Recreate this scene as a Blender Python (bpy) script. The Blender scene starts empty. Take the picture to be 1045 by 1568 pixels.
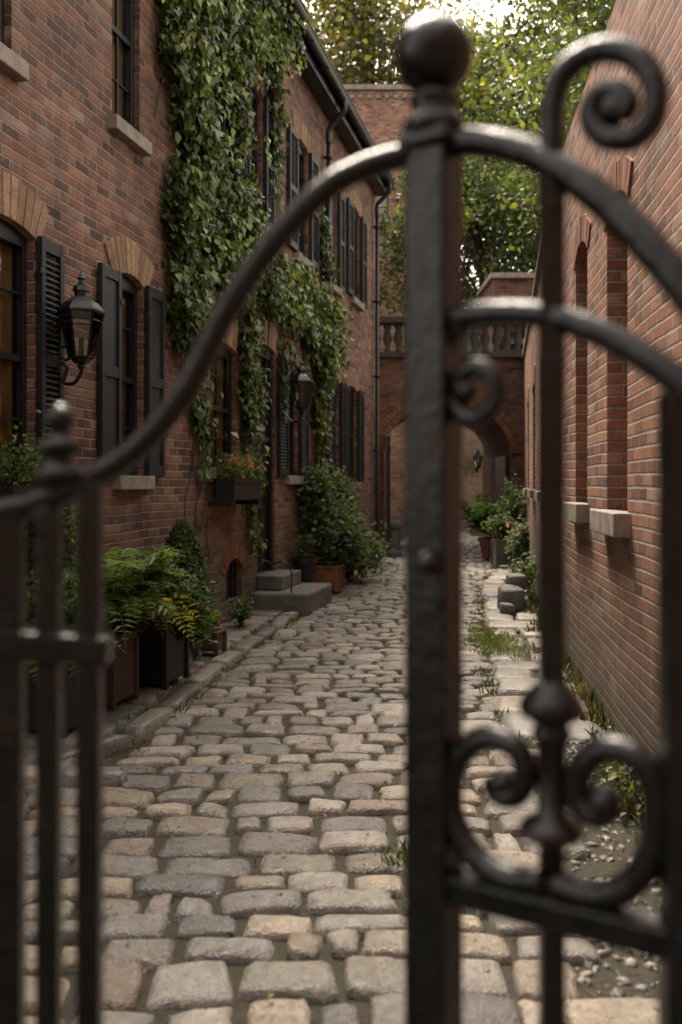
import bpy, math, random
import numpy as np
from mathutils import Vector, Matrix
R=np.random.default_rng(7); random.seed(7)
sc=bpy.context.scene
F=1400.0; CX=522.5; HY=740.0; H=1.6
def P(x,y,d): return Vector(((x-CX)/F*d, d, H+(HY-y)/F*d))
# ---------------------------------------------------------------- nodes
def N(nt,typ,ins=None,**props):
    n=nt.nodes.new(typ)
    for k,v in props.items(): setattr(n,k,v)
    for k,v in (ins or {}).items():
        if isinstance(v,bpy.types.NodeSocket): nt.links.new(v,n.inputs[k])
        else: n.inputs[k].default_value=v
    return n
def M(nt,op,a,b=None,c=None):
    d={0:a}
    if b is not None: d[1]=b
    if c is not None: d[2]=c
    return N(nt,'ShaderNodeMath',d,operation=op).outputs[0]
def mixc(nt,f,a,b,bt='MIX'): return N(nt,'ShaderNodeMixRGB',{0:f,1:a,2:b},blend_type=bt).outputs[0]
def ramp(nt,f,stops,interp='LINEAR'):
    n=N(nt,'ShaderNodeValToRGB',{0:f}); cr=n.color_ramp; cr.interpolation=interp
    while len(cr.elements)<len(stops): cr.elements.new(0.5)
    for e,(p,c) in zip(cr.elements,stops):
        e.position=p; e.color=(c[0],c[1],c[2],1) if not isinstance(c,(int,float)) else (c,c,c,1)
    return n.outputs[0]
def noise(nt,vec,scale,detail=4,rough=.6,out=0):
    return N(nt,'ShaderNodeTexNoise',{'Vector':vec,'Scale':scale,'Detail':min(detail,4),'Roughness':rough}).outputs[out]
def newmat(name):
    m=bpy.data.materials.new(name); m.use_nodes=True; nt=m.node_tree; nt.nodes.clear()
    out=N(nt,'ShaderNodeOutputMaterial'); return m,nt,out
def c4(c): return (c[0],c[1],c[2],1)
def plain(name,col,rough=.6,var=.35,scale=12,bump=.3,metal=0,bdist=.004,col2=None,spec=.5):
    m,nt,out=newmat(name)
    oc=N(nt,'ShaderNodeTexCoord').outputs['Object']
    n1=noise(nt,oc,scale); n2=noise(nt,oc,scale*6,5)
    c2=col2 or tuple(v*(1-var) for v in col)
    cc=mixc(nt,ramp(nt,n1,[(.35,0.0),(.65,1.0)]),c4(c2),c4(col))
    cc=mixc(nt,.25,cc,mixc(nt,n2,(.0,.0,.0,1),c4(tuple(min(1,v*1.9) for v in col))))
    b=N(nt,'ShaderNodeBump',{'Strength':bump,'Distance':bdist,'Height':n2}).outputs[0]
    r=M(nt,'MULTIPLY_ADD',n1,.25,rough-.12)
    s=N(nt,'ShaderNodeBsdfPrincipled',{'Base Color':cc,'Roughness':r,'Metallic':metal,'Normal':b,'Specular IOR Level':spec})
    nt.links.new(s.outputs[0],out.inputs[0]); return m
def brickmat(name,pal,mortar,L=.215,ch=.076,moss=.5,seed=0.,pale=.3):
    m,nt,out=newmat(name)
    tc=N(nt,'ShaderNodeTexCoord'); oc=tc.outputs['Object']
    geo=N(nt,'ShaderNodeNewGeometry').outputs['True Normal']
    vt=N(nt,'ShaderNodeVectorTransform',{0:geo},vector_type='NORMAL',convert_from='WORLD',convert_to='OBJECT').outputs[0]
    sn=N(nt,'ShaderNodeSeparateXYZ',{0:vt}).outputs; so=N(nt,'ShaderNodeSeparateXYZ',{0:oc}).outputs
    mx=M(nt,'GREATER_THAN',M(nt,'ABSOLUTE',sn[0]),.6); mz=M(nt,'GREATER_THAN',M(nt,'ABSOLUTE',sn[2]),.6)
    def lerp(a,b,f): return M(nt,'ADD',a,M(nt,'MULTIPLY',f,M(nt,'SUBTRACT',b,a)))
    u=lerp(so[0],so[1],mx); v=lerp(so[2],so[1],mz)
    nc=N(nt,'ShaderNodeSeparateXYZ',{0:noise(nt,oc,22,3,.6,1)}).outputs
    nb=N(nt,'ShaderNodeSeparateXYZ',{0:noise(nt,oc,.8,1,.5,1)}).outputs
    u=M(nt,'ADD',u,M(nt,'MULTIPLY_ADD',nc[0],.020,-.010)); 
    v=M(nt,'ADD',v,M(nt,'MULTIPLY_ADD',nc[1],.012,-.006)); v=M(nt,'ADD',v,M(nt,'MULTIPLY',nb[1],.05))
    vr=M(nt,'DIVIDE',v,ch); row=M(nt,'FLOOR',vr); fy=M(nt,'SUBTRACT',vr,row)
    wn=N(nt,'ShaderNodeTexWhiteNoise',{'W':M(nt,'ADD',row,seed)},noise_dimensions='1D').outputs[0]
    off=M(nt,'ADD',M(nt,'MULTIPLY',M(nt,'FLOORED_MODULO',row,2.),.5),M(nt,'MULTIPLY',wn,.16))
    ur=M(nt,'ADD',M(nt,'DIVIDE',u,L),off); col=M(nt,'FLOOR',ur); fx=M(nt,'SUBTRACT',ur,col)
    dx=M(nt,'MULTIPLY',M(nt,'MINIMUM',fx,M(nt,'SUBTRACT',1.,fx)),L); dy=M(nt,'MULTIPLY',M(nt,'MINIMUM',fy,M(nt,'SUBTRACT',1.,fy)),ch)
    d=M(nt,'MINIMUM',dx,dy)
    cell=N(nt,'ShaderNodeCombineXYZ',{0:col,1:row,2:seed}).outputs[0]
    w=N(nt,'ShaderNodeTexWhiteNoise',{'Vector':cell},noise_dimensions='3D')
    wc=N(nt,'ShaderNodeSeparateXYZ',{0:w.outputs[1]}).outputs
    d=M(nt,'SUBTRACT',d,M(nt,'MULTIPLY',wc[1],.002))
    mr=N(nt,'ShaderNodeMapRange',{0:d,1:.003,2:.009,3:0.,4:1.},interpolation_type='SMOOTHSTEP').outputs[0]
    k=len(pal); bc=ramp(nt,w.outputs[0],[(i/(k-1),p) for i,p in enumerate(pal)])
    fine=noise(nt,oc,70,4,.7); mid=noise(nt,oc,6,4,.65); big=noise(nt,oc,.9,3,.6)
    bc=mixc(nt,.8,bc,ramp(nt,fine,[(.3,.35),(.7,1.2)]),'MULTIPLY')
    bc=mixc(nt,ramp(nt,mid,[(.55,0.),(.8,pale)]),bc,(.55,.47,.38,1))
    mc=mixc(nt,mid,c4(tuple(x*.5 for x in mortar)),c4(mortar))
    cc=mixc(nt,mr,mc,bc)
    cc=mixc(nt,.7,cc,ramp(nt,big,[(.3,.45),(.6,1.0)]),'MULTIPLY')
    cc=mixc(nt,.55,cc,ramp(nt,mid,[(.3,.45),(.5,1.0)]),'MULTIPLY')
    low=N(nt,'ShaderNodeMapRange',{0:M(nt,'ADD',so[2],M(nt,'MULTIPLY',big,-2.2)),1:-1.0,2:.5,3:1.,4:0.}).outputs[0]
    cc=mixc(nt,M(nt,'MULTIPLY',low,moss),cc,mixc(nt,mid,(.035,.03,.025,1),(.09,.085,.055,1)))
    h=M(nt,'ADD',mr,M(nt,'MULTIPLY',fine,.6)); h=M(nt,'ADD',h,M(nt,'MULTIPLY',wc[0],.5))
    b=N(nt,'ShaderNodeBump',{'Strength':1.,'Distance':.012,'Height':h}).outputs[0]
    s=N(nt,'ShaderNodeBsdfPrincipled',{'Base Color':cc,'Roughness':.78,'Normal':b,'Specular IOR Level':.4})
    nt.links.new(s.outputs[0],out.inputs[0]); return m
def attrmat(name,rough=.5,bump=.5,bdist=.006,scale=30,spec=.5,mul=(.55,1.1),speck=.35):
    m,nt,out=newmat(name)
    oc=N(nt,'ShaderNodeTexCoord').outputs['Object']
    a=N(nt,'ShaderNodeAttribute',attribute_name='col').outputs['Color']
    n1=noise(nt,oc,scale,6,.7); n2=noise(nt,oc,scale*.2,3); n3=noise(nt,oc,scale*4,3)
    cc=mixc(nt,1.,a,ramp(nt,n1,[(.3,mul[0]),(.7,mul[1])]),'MULTIPLY')
    cc=mixc(nt,ramp(nt,n2,[(.45,0.),(.75,.45)]),cc,(.08,.058,.036,1))
    cc=mixc(nt,ramp(nt,n3,[(.58,0.),(.75,speck)]),cc,(.42,.38,.33,1))
    cc=mixc(nt,ramp(nt,n3,[(.25,.5),(.42,0.)]),cc,(.03,.026,.022,1))
    hh=M(nt,'ADD',n1,M(nt,'MULTIPLY',n3,.45))
    b=N(nt,'ShaderNodeBump',{'Strength':bump,'Distance':bdist,'Height':hh}).outputs[0]
    r=M(nt,'MULTIPLY_ADD',n1,.4,rough-.2)
    s=N(nt,'ShaderNodeBsdfPrincipled',{'Base Color':cc,'Roughness':r,'Normal':b,'Specular IOR Level':spec})
    nt.links.new(s.outputs[0],out.inputs[0]); return m
def leafmat(name,tr=.45):
    m,nt,out=newmat(name)
    a=N(nt,'ShaderNodeAttribute',attribute_name='col').outputs['Color']
    tcol=mixc(nt,1.,a,(1.7,1.6,.8,1),'MULTIPLY')
    s=N(nt,'ShaderNodeBsdfPrincipled',{'Base Color':a,'Roughness':.45,'Specular IOR Level':.45})
    t=N(nt,'ShaderNodeBsdfTranslucent',{'Color':tcol})
    mx=N(nt,'ShaderNodeMixShader',{0:tr,1:s.outputs[0],2:t.outputs[0]})
    nt.links.new(mx.outputs[0],out.inputs[0]); return m
def glassmat():
    m,nt,out=newmat('window_glass')
    oc=N(nt,'ShaderNodeTexCoord').outputs['Object']
    b=N(nt,'ShaderNodeBump',{'Strength':.15,'Distance':.02,'Height':noise(nt,oc,3,2)}).outputs[0]
    g=N(nt,'ShaderNodeBsdfGlossy',{'Color':(.8,.85,.85,1),'Roughness':.04,'Normal':b})
    t=N(nt,'ShaderNodeBsdfTransparent',{'Color':(.78,.78,.72,1)})
    fr=N(nt,'ShaderNodeFresnel',{'IOR':1.5,'Normal':b}).outputs[0]
    f=M(nt,'MULTIPLY_ADD',fr,1.2,.03)
    mx=N(nt,'ShaderNodeMixShader',{0:f,1:t.outputs[0],2:g.outputs[0]})
    nt.links.new(mx.outputs[0],out.inputs[0]); return m
def ironmat(name='wrought_iron'):
    m,nt,out=newmat(name)
    oc=N(nt,'ShaderNodeTexCoord').outputs['Object']
    n1=noise(nt,oc,9,5,.65); n2=noise(nt,oc,90,4); n3=noise(nt,oc,25,4)
    rust=ramp(nt,n1,[(.60,0.),(.74,.7)])
    cc=mixc(nt,rust,mixc(nt,ramp(nt,n3,[(.4,0.),(.7,1.)]),(.004,.0045,.005,1),(.013,.014,.0155,1)),mixc(nt,n2,(.02,.012,.008,1),(.075,.034,.018,1)))
    b=N(nt,'ShaderNodeBump',{'Strength':.7,'Distance':.003,'Height':M(nt,'ADD',n2,M(nt,'MULTIPLY',n3,1.5))}).outputs[0]
    r=M(nt,'MULTIPLY_ADD',rust,.35,.22)
    s=N(nt,'ShaderNodeBsdfPrincipled',{'Base Color':cc,'Roughness':r,'Normal':b,'Specular IOR Level':.5})
    nt.links.new(s.outputs[0],out.inputs[0]); return m
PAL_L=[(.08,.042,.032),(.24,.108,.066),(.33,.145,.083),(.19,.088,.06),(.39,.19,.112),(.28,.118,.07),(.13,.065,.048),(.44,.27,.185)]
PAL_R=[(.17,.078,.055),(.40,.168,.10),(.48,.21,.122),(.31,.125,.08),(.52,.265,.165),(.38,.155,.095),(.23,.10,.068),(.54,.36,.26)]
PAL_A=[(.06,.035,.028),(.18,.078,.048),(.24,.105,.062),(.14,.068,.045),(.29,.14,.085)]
PAL_B=[(.36,.21,.13),(.46,.29,.17),(.54,.36,.22),(.40,.24,.14)]
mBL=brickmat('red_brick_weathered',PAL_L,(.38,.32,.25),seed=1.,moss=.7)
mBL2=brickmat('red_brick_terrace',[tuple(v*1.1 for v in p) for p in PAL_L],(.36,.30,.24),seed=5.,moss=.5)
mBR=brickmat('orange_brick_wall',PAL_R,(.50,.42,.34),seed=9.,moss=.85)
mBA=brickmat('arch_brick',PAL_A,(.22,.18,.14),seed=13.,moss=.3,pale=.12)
mBB=brickmat('tan_brick',PAL_B,(.45,.38,.3),seed=17.,moss=.2)
mVous=attrmat('arch_brick_soldiers',rough=.85,scale=50,spec=.3,mul=(.6,1.15),speck=.1)
mCob=attrmat('cobble_stone',rough=.34,scale=26,bump=1.,bdist=.014,spec=.75,mul=(.55,1.15))
mFlag=attrmat('flag_stone',rough=.46,scale=14,bump=.8,bdist=.012,spec=.6)
mPaint=plain('black_paint',(.011,.012,.013),rough=.42,var=.4,bump=.15)
mShut=plain('shutter_paint',(.015,.018,.019),rough=.5,var=.4,bump=.2)
mSill=plain('sill_stone',(.32,.27,.22),rough=.8,var=.55,scale=7,bump=.7)
mStep=plain('step_stone',(.15,.14,.125),rough=.7,var=.6,scale=5,bump=.9,bdist=.014)
mCurt=plain('curtain_cloth',(.62,.40,.16),rough=.9,var=.5,scale=3)
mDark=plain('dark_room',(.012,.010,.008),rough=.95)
mSlate=plain('slate_roof',(.06,.06,.065),rough=.7,scale=5)
mTerra=plain('terracotta',(.26,.10,.055),rough=.85,var=.55,scale=8)
mBoxP=plain('planter_black',(.014,.014,.015),rough=.5,scale=6)
mWood=plain('planter_wood',(.08,.05,.035),rough=.8,scale=9)
mSoilP=plain('potting_soil',(.03,.02,.014),rough=.95,scale=30,bump=1,bdist=.02)
mBark=plain('bark',(.075,.055,.04),rough=.9,scale=9,bump=1,bdist=.03)
mGlass=glassmat(); mIron=ironmat(); 
mLeaf=leafmat('leaf_green'); mIvy=leafmat('ivy_leaf',tr=.2); mGrass=leafmat('grass_blade',tr=.3)
# ---------------------------------------------------------------- mesh builder
class MB:
    def __init__(s): s.v=[];s.f=[];s.c=[];s.cur=(.5,.5,.5)
    def add(s,vs,fs):
        b=len(s.v); s.v+= [tuple(v) for v in vs]; s.f+=[tuple(i+b for i in f) for f in fs]; s.c+=[s.cur]*len(vs)
    def box(s,x0,x1,y0,y1,z0,z1,M4=None):
        vs=[Vector((x,y,z)) for z in (z0,z1) for y in (y0,y1) for x in (x0,x1)]
        if M4 is not None: vs=[M4@v for v in vs]
        s.add(vs,[(0,2,3,1),(4,5,7,6),(0,1,5,4),(2,6,7,3),(0,4,6,2),(1,3,7,5)])
    def quad(s,a,b,c,d): s.add([a,b,c,d],[(0,1,2,3)])
    def tube(s,pts,r,n=10,cap=True,flat=1.0,ph=0):
        pts=[Vector(p) for p in pts]; k=len(pts)
        rs=r if hasattr(r,'__len__') else [r]*k
        T=[(pts[min(i+1,k-1)]-pts[max(i-1,0)]).normalized() for i in range(k)]
        ref=Vector((0,1,0)) if abs(T[0].y)<.8 else Vector((0,0,1))
        vs=[];nrm=(ref-T[0]*ref.dot(T[0])).normalized()
        for i in range(k):
            nrm=(nrm-T[i]*nrm.dot(T[i])).normalized(); b=T[i].cross(nrm)
            for j in range(n):
                a=2*math.pi*j/n+ph; vs.append(pts[i]+(nrm*math.cos(a)*flat+b*math.sin(a))*rs[i])
        fs=[(i*n+j,i*n+(j+1)%n,(i+1)*n+(j+1)%n,(i+1)*n+j) for i in range(k-1) for j in range(n)]
        if cap: fs+=[tuple(range(n-1,-1,-1)),tuple((k-1)*n+j for j in range(n))]
        s.add(vs,fs)
    def lathe(s,prof,cx,cy,n=24,z0=0,rot=0,sq=1.0):
        vs=[];k=len(prof)
        for r,z in prof:
            for j in range(n):
                a=2*math.pi*j/n+rot; vs.append((cx+r*math.cos(a)*sq,cy+r*math.sin(a),z0+z))
        fs=[(i*n+j,i*n+(j+1)%n,(i+1)*n+(j+1)%n,(i+1)*n+j) for i in range(k-1) for j in range(n)]
        fs+=[tuple(range(n-1,-1,-1)),tuple((k-1)*n+j for j in range(n))]
        s.add(vs,fs)
    def ball(s,c,r,n=18,sx=1,sz=1):
        prof=[(max(1e-4,r*math.sin(math.pi*i/12)),-r*sz*math.cos(math.pi*i/12)) for i in range(13)]
        s.lathe(prof,c[0],c[1],n,c[2])
    def rock(s,c,rx,ry,rz):
        n=14; vs=[];m_=9; ph=[random.uniform(0,6) for _ in range(4)]
        for i in range(m_):
            t=math.pi*i/(m_-1)
            for j in range(n):
                a=2*math.pi*j/n; e=.35
                f=lambda v: math.copysign(abs(v)**e,v) if abs(v)>1e-6 else 0
                q=1+.10*math.sin(2*a+ph[0])+.07*math.sin(3*a+ph[1]+t*2)+random.uniform(-.03,.03)
                vs.append((c[0]+rx*f(math.cos(a))*max(.05,math.sin(t))**.45*q,c[1]+ry*f(math.sin(a))*max(.05,math.sin(t))**.45*q,c[2]-rz*f(math.cos(t))*(1+.08*math.sin(a+ph[2]))))
        s.add(vs,[(i*n+j,i*n+(j+1)%n,(i+1)*n+(j+1)%n,(i+1)*n+j) for i in range(m_-1) for j in range(n)]+[tuple(range(n-1,-1,-1)),tuple((m_-1)*n+j for j in range(n))])
    def obj(s,name,mat,parent=None,smooth=False,bevel=0,auto=None):
        me=bpy.data.meshes.new(name); me.from_pydata(s.v,[],s.f)
        at=me.attributes.new('col','FLOAT_COLOR','POINT')
        at.data.foreach_set('color',np.hstack([np.array(s.c,dtype=np.float32).reshape(-1,3),np.ones((len(s.v),1),np.float32)]).ravel())
        me.materials.append(mat)
        if smooth: me.polygons.foreach_set('use_smooth',[True]*len(me.polygons))
        o=bpy.data.objects.new(name,me); sc.collection.objects.link(o)
        if parent: o.parent=parent
        if bevel:
            b=o.modifiers.new('bevel','BEVEL'); b.width=bevel; b.segments=2; b.limit_method='ANGLE'; b.angle_limit=math.radians(50)
        return o
def empty(name,mat=None):
    o=bpy.data.objects.new(name,None); sc.collection.objects.link(o)
    if mat is not None: o.matrix_world=mat
    return o
def catmull(pts,n=8):
    pts=[Vector(p) for p in pts]; q=[pts[0]*2-pts[1]]+pts+[pts[-1]*2-pts[-2]]; out=[]
    for i in range(1,len(q)-2):
        for j in range(n):
            t=j/n; a,b,c,d=q[i-1],q[i],q[i+1],q[i+2]
            out.append(.5*((2*b)+(c-a)*t+(2*a-5*b+4*c-d)*t*t+(3*b-a-3*c+d)*t**3))
    out.append(pts[-1]); return out
def np_obj(name,V,Fc,C,mat,parent=None,smooth=False):
    k=Fc.shape[1]; me=bpy.data.meshes.new(name)
    me.vertices.add(len(V)); me.vertices.foreach_set('co',V.astype(np.float32).ravel())
    me.loops.add(Fc.size); me.loops.foreach_set('vertex_index',Fc.astype(np.int32).ravel())
    me.polygons.add(len(Fc)); me.polygons.foreach_set('loop_start',np.arange(0,Fc.size,k,dtype=np.int32))
    try: me.polygons.foreach_set('loop_total',np.full(len(Fc),k,dtype=np.int32))
    except Exception: pass
    me.update(calc_edges=True)
    at=me.attributes.new('col','FLOAT_COLOR','POINT')
    at.data.foreach_set('color',np.hstack([C,np.ones((len(C),1))]).astype(np.float32).ravel())
    if smooth: me.polygons.foreach_set('use_smooth',np.ones(len(Fc),dtype=bool))
    me.materials.append(mat); o=bpy.data.objects.new(name,me); sc.collection.objects.link(o)
    if parent: o.parent=parent
    return o
def unit(a): return a/np.maximum(np.linalg.norm(a,axis=1,keepdims=True),1e-6)
def leaves(name,Pn,size,C,mat,parent=None,normal=None,tip=None,w=.42,rnd=1.0):
    n=len(Pn); size=np.broadcast_to(size,(n,))[:,None]
    nr=R.normal(size=(n,3))
    if normal is not None: nr=nr*rnd*.6+normal
    nr=unit(nr)
    t=R.normal(size=(n,3))
    if tip is not None: t=t*.35*rnd+tip
    t=t-nr*np.sum(t*nr,1,keepdims=True); t=unit(t); b=np.cross(nr,t)
    L=size; v0=Pn; v1=Pn+t*L*.38+b*L*w+nr*L*.12; v2=Pn+t*L-nr*L*.08; v3=Pn+t*L*.38-b*L*w+nr*L*.12
    V=np.stack([v0,v1,v2,v3],1).reshape(-1,3)
    i=np.arange(n)[:,None]*4
    Fc=np.concatenate([i+np.array([[0,1,2]]),i+np.array([[0,2,3]])],0)
    return np_obj(name,V,Fc,np.repeat(C,4,0),mat,parent)
def greens(n,base=(.06,.105,.025),var=.35,yel=.15):
    b=np.array(base)*(1+R.normal(size=(n,1))*var).clip(.35,2.2)
    y=(R.random((n,1))<yel); return np.where(y,b*np.array([1.9,1.45,.9]),b)
# ---------------------------------------------------------------- frames
def frame(ox,oy,dx,dy):
    l=math.hypot(dx,dy); dx/=l;dy/=l
    return Matrix(((dx,-dy,0,ox),(dy,dx,0,oy),(0,0,1,0),(0,0,0,1)))
FL=frame(-3.665,0,.234,1); kL=math.hypot(.234,1)
sx=lambda x: 5131/(850-x)*kL
def wz(x,y): return H+(HY-y)*(5131/(850-x))/F
def wall_box(mb,s0,s1,z0,z1,depth,ops,rev=.14):
    ss=sorted(set([s0,s1]+[v for o in ops for v in o[:2]])); zs=sorted(set([z0,z1]+[v for o in ops for v in o[2:4]]))
    for i in range(len(ss)-1):
        for j in range(len(zs)-1):
            a,b,c,d=ss[i],ss[i+1],zs[j],zs[j+1]; ms=(a+b)/2; mz=(c+d)/2
            if any(o[0]<ms<o[1] and o[2]<mz<o[3] for o in ops): continue
            mb.quad((a,0,c),(b,0,c),(b,0,d),(a,0,d))
    for a,b,c,d in [o[:4] for o in ops]:
        mb.quad((a,0,c),(a,0,d),(a,rev,d),(a,rev,c)); mb.quad((b,0,c),(b,rev,c),(b,rev,d),(b,0,d))
        mb.quad((a,0,d),(b,0,d),(b,rev,d),(a,rev,d)); mb.quad((a,0,c),(a,rev,c),(b,rev,c),(b,0,c))
    mb.quad((s0,0,z0),(s0,0,z1),(s0,depth,z1),(s0,depth,z0)); mb.quad((s1,0,z0),(s1,depth,z0),(s1,depth,z1),(s1,0,z1))
    mb.quad((s0,depth,z0),(s0,depth,z1),(s1,depth,z1),(s1,depth,z0)); mb.quad((s0,0,z1),(s1,0,z1),(s1,depth,z1),(s0,depth,z1))
class House:
    def __init__(s,name,fr):
        s.e=empty(name,fr); s.wall=MB();s.fr=MB();s.gl=MB();s.cu=MB();s.si=MB();s.ring=MB();s.sh=MB();s.dk=MB();s.mo=MB();s.slate=MB();s.ops=[]
    def ring_arch(s,a,b,zt,rise=.07,th=.30,cols=None,y0=-.012,y1=.10,ext=.10):
        c=(a+b)/2; hw=(b-a)/2; Rr=(hw*hw+rise*rise)/(2*rise); cz=zt-Rr
        A=math.asin(min(1,hw/Rr)); A2=A*(1+ext/hw*.7); n=max(7,int(2*A2*(Rr+th/2)/.082)); st=2*A2/n
        for i in range(n):
            t0=-A2+i*st+st*.06; t1=t0+st*.88; r0=Rr;r1=Rr+th*random.uniform(.97,1.03)
            y=y0+random.uniform(-.004,.004)
            q=[(c+r*math.sin(t),cz+r*math.cos(t)) for r,t in ((r0,t0),(r0,t1),(r1,t1),(r1,t0))]
            k=random.uniform(.65,1.2); base=cols or (.40,.25,.155); s.ring.cur=tuple(v*k for v in base)
            s.ring.add([(p[0],y,p[1]) for p in q]+[(p[0],y1,p[1]) for p in q],[(0,1,2,3),(7,6,5,4),(0,4,5,1),(1,5,6,2),(2,6,7,3),(3,7,4,0)])
        q=[];m=12
        for i in range(m):
            t0=-A2+2*A2*i/m;t1=-A2+2*A2*(i+1)/m
            p=[(c+r*math.sin(t),cz+r*math.cos(t)) for r,t in ((Rr+.004,t0),(Rr+.004,t1),(Rr+th-.01,t1),(Rr+th-.01,t0))]
            s.mo.add([(a_[0],-.003,a_[1]) for a_ in p]+[(a_[0],.095,a_[1]) for a_ in p],[(0,1,2,3),(7,6,5,4),(0,4,5,1),(2,6,7,3)])
    def window(s,a,b,z0,z1,arch=True,shut='LR',sill=True,sw=None,curt=True,panel=False):
        s.ops.append((a,b,z0,z1)); w=b-a; t=.045
        y0,y1=.055,.115
        for q in ((a,a+t,z0,z1),(b-t,b,z0,z1)): s.fr.box(q[0],q[1],y0,y1,q[2],q[3])
        s.fr.box(a+t,b-t,y0+.002,y1-.002,z1-.13 if arch else z1-t,z1); s.fr.box(a+t,b-t,y0-.01,y1-.002,z0,z0+.06)
        zm=(z0+z1)/2-.03; s.fr.box(a+t,b-t,y0+.012,y1-.004,zm-.025,zm+.025)
        c=(a+b)/2; s.fr.box(c-.011,c+.011,y0+.022,y1-.01,z0+.06,z1-.1)
        for zz in ((z0+zm)/2,(zm+z1)/2): s.fr.box(a+t,b-t,y0+.024,y1-.012,zz-.01,zz+.01)
        s.gl.quad((a,.105,z0),(b,.105,z0),(b,.105,z1),(a,.105,z1))
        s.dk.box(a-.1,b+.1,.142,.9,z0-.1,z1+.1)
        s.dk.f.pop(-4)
        if curt:
            n=16
            for side in (0,1):
                x0=a if side==0 else b-w*.42
                for i in range(n):
                    xa=x0+w*.42*i/n; xb=x0+w*.42*(i+1)/n
                    s.cu.quad((xa,.165+.02*math.sin(i*1.7),z0),(xb,.165+.02*math.sin((i+1)*1.7),z0),(xb,.165+.02*math.sin((i+1)*1.7),z1),(xa,.165+.02*math.sin(i*1.7),z1))
        if sill: s.si.box(a-.08,b+.08,-.085,.06,z0-.115,z0+.004)
        if arch: s.ring_arch(a,b,z1,rise=.06)
        sw=sw or w*.62; zt=z1-.04
        for k in shut:
            p,q=(a-sw-.01,a-.01) if k=='L' else (b+.01,b+sw+.01)
            yo,yi=-.06,-.018
            s.sh.box(p,p+.05,yo,yi,z0,zt); s.sh.box(q-.05,q,yo,yi,z0,zt)
            for zc in (z0+.05,(z0+zt)/2,zt-.05): s.sh.box(p+.05,q-.05,yo+.003,yi-.002,zc-.045,zc+.045)
            if panel: s.sh.box(p+.05,q-.05,yo+.02,yi-.005,z0+.05,zt-.05)
            else:
                z=z0+.1
                while z<zt-.12:
                    if abs(z-(z0+zt)/2)>.05:
                        s.sh.add([(p+.05,yo+.008,z),(q-.05,yo+.008,z),(q-.05,yi-.003,z+.035),(p+.05,yi-.003,z+.035),(p+.05,yo+.008,z+.008),(q-.05,yo+.008,z+.008),(q-.05,yi-.003,z+.043),(p+.05,yi-.003,z+.043)],[(0,1,2,3),(7,6,5,4),(0,4,5,1),(1,5,6,2),(2,6,7,3),(3,7,4,0)])
                    z+=.043
            for zc in (z0+.25,zt-.25): s.sh.box((q if k=='L' else p)-.03,(q if k=='L' else p)+.03,-.068,-.061,zc-.02,zc+.02)
    def finish(s,wm):
        for mb,nm,mt,bv in ((s.wall,'walls',wm,0),(s.fr,'window_frames',mPaint,.003),(s.gl,'glass',mGlass,0),(s.cu,'curtains',mCurt,0),(s.si,'sills',mSill,.008),(s.ring,'brick_arches',mVous,.003),(s.mo,'arch_mortar',mSill,0),(s.sh,'shutters',mShut,.002),(s.dk,'interior',mDark,0),(s.slate,'roof',mSlate,0)):
            if mb.v: mb.obj(nm,mt,s.e,bevel=bv)
# ---------------------------------------------------------------- left houses
h1=House('brick_house',FL)
h1.window(sx(-40),sx(52),1.62,3.38,shut='R',sw=.30)
h1.window(sx(178),sx(219),1.66,3.40,shut='LR',sw=.34,panel=True)
h1.window(sx(322),sx(362),1.76,3.15,shut='',sw=.3)
h1.window(sx(-60),sx(18),4.45,6.15,shut='')
h1.window(sx(172),sx(214),4.62,6.35,shut='')
h1.window(sx(300),sx(335),4.75,6.5,shut='R',sw=.32)
h1.window(sx(378),sx(402),4.8,6.5,shut='LR',sw=.34)
da,db=sx(394),sx(421)
h1.ops.append((da,db,.46,3.35))
h1.fr.box(da,da+.07,.03,.12,.46,3.35);h1.fr.box(db-.07,db,.03,.12,.46,3.35);h1.fr.box(da+.07,db-.07,.032,.118,3.2,3.35);h1.fr.box(da+.07,db-.07,.032,.118,2.72,2.8)
h1.gl.quad((da,.09,2.8),(db,.09,2.8),(db,.09,3.2),(da,.09,3.2))
h1.fr.box(da+.07,db-.07,.1,.135,.46,2.72)
for zz in ((.6,1.3),(1.45,2.05),(2.15,2.6)):
    m_=(da+db)/2
    h1.fr.box(da+.13,m_-.03,.085,.099,*zz);h1.fr.box(m_+.03,db-.13,.085,.099,*zz)
h1.dk.box(da-.1,db+.1,.142,.9,.4,3.5)
h1.ring_arch(da,db,3.35,rise=.06)
ca,cb=sx(347),sx(371); h1.ops.append((ca,cb,.28,.74)); h1.ring_arch(ca,cb,.74,rise=.12,th=.2,cols=(.24,.10,.06)); h1.dk.box(ca-.1,cb+.1,.142,.9,.2,.8)
for i in range(4):
    xx=ca+(cb-ca)*(i+.5)/4; h1.fr.box(xx-.012,xx+.012,.05,.07,.28,.74)
E=7.85
h2=House('brick_house',FL); 
h2.window(sx(437),sx(456),1.7,3.3,shut='LR',sw=.4)
h2.window(sx(507),sx(519),1.64,3.35,shut='LR',sw=.35)
h2.window(sx(532),sx(546),1.62,3.35,shut='LR',sw=.42)
h2.window(sx(452),sx(472),4.85,6.55,shut='LR',sw=.42)
h2.window(sx(505),sx(516),4.85,6.55,shut='LR',sw=.38)
h2.window(sx(538),sx(551),4.95,6.65,shut='LR',sw=.42)
s_split=max(sx(427),12.35)
wall_box(h1.wall,1.0,s_split,-.2,E,6.0,h1.ops)
wall_box(h2.wall,s_split+.002,18.7*kL,-.2,E-.1,6.0,h2.ops)
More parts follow.
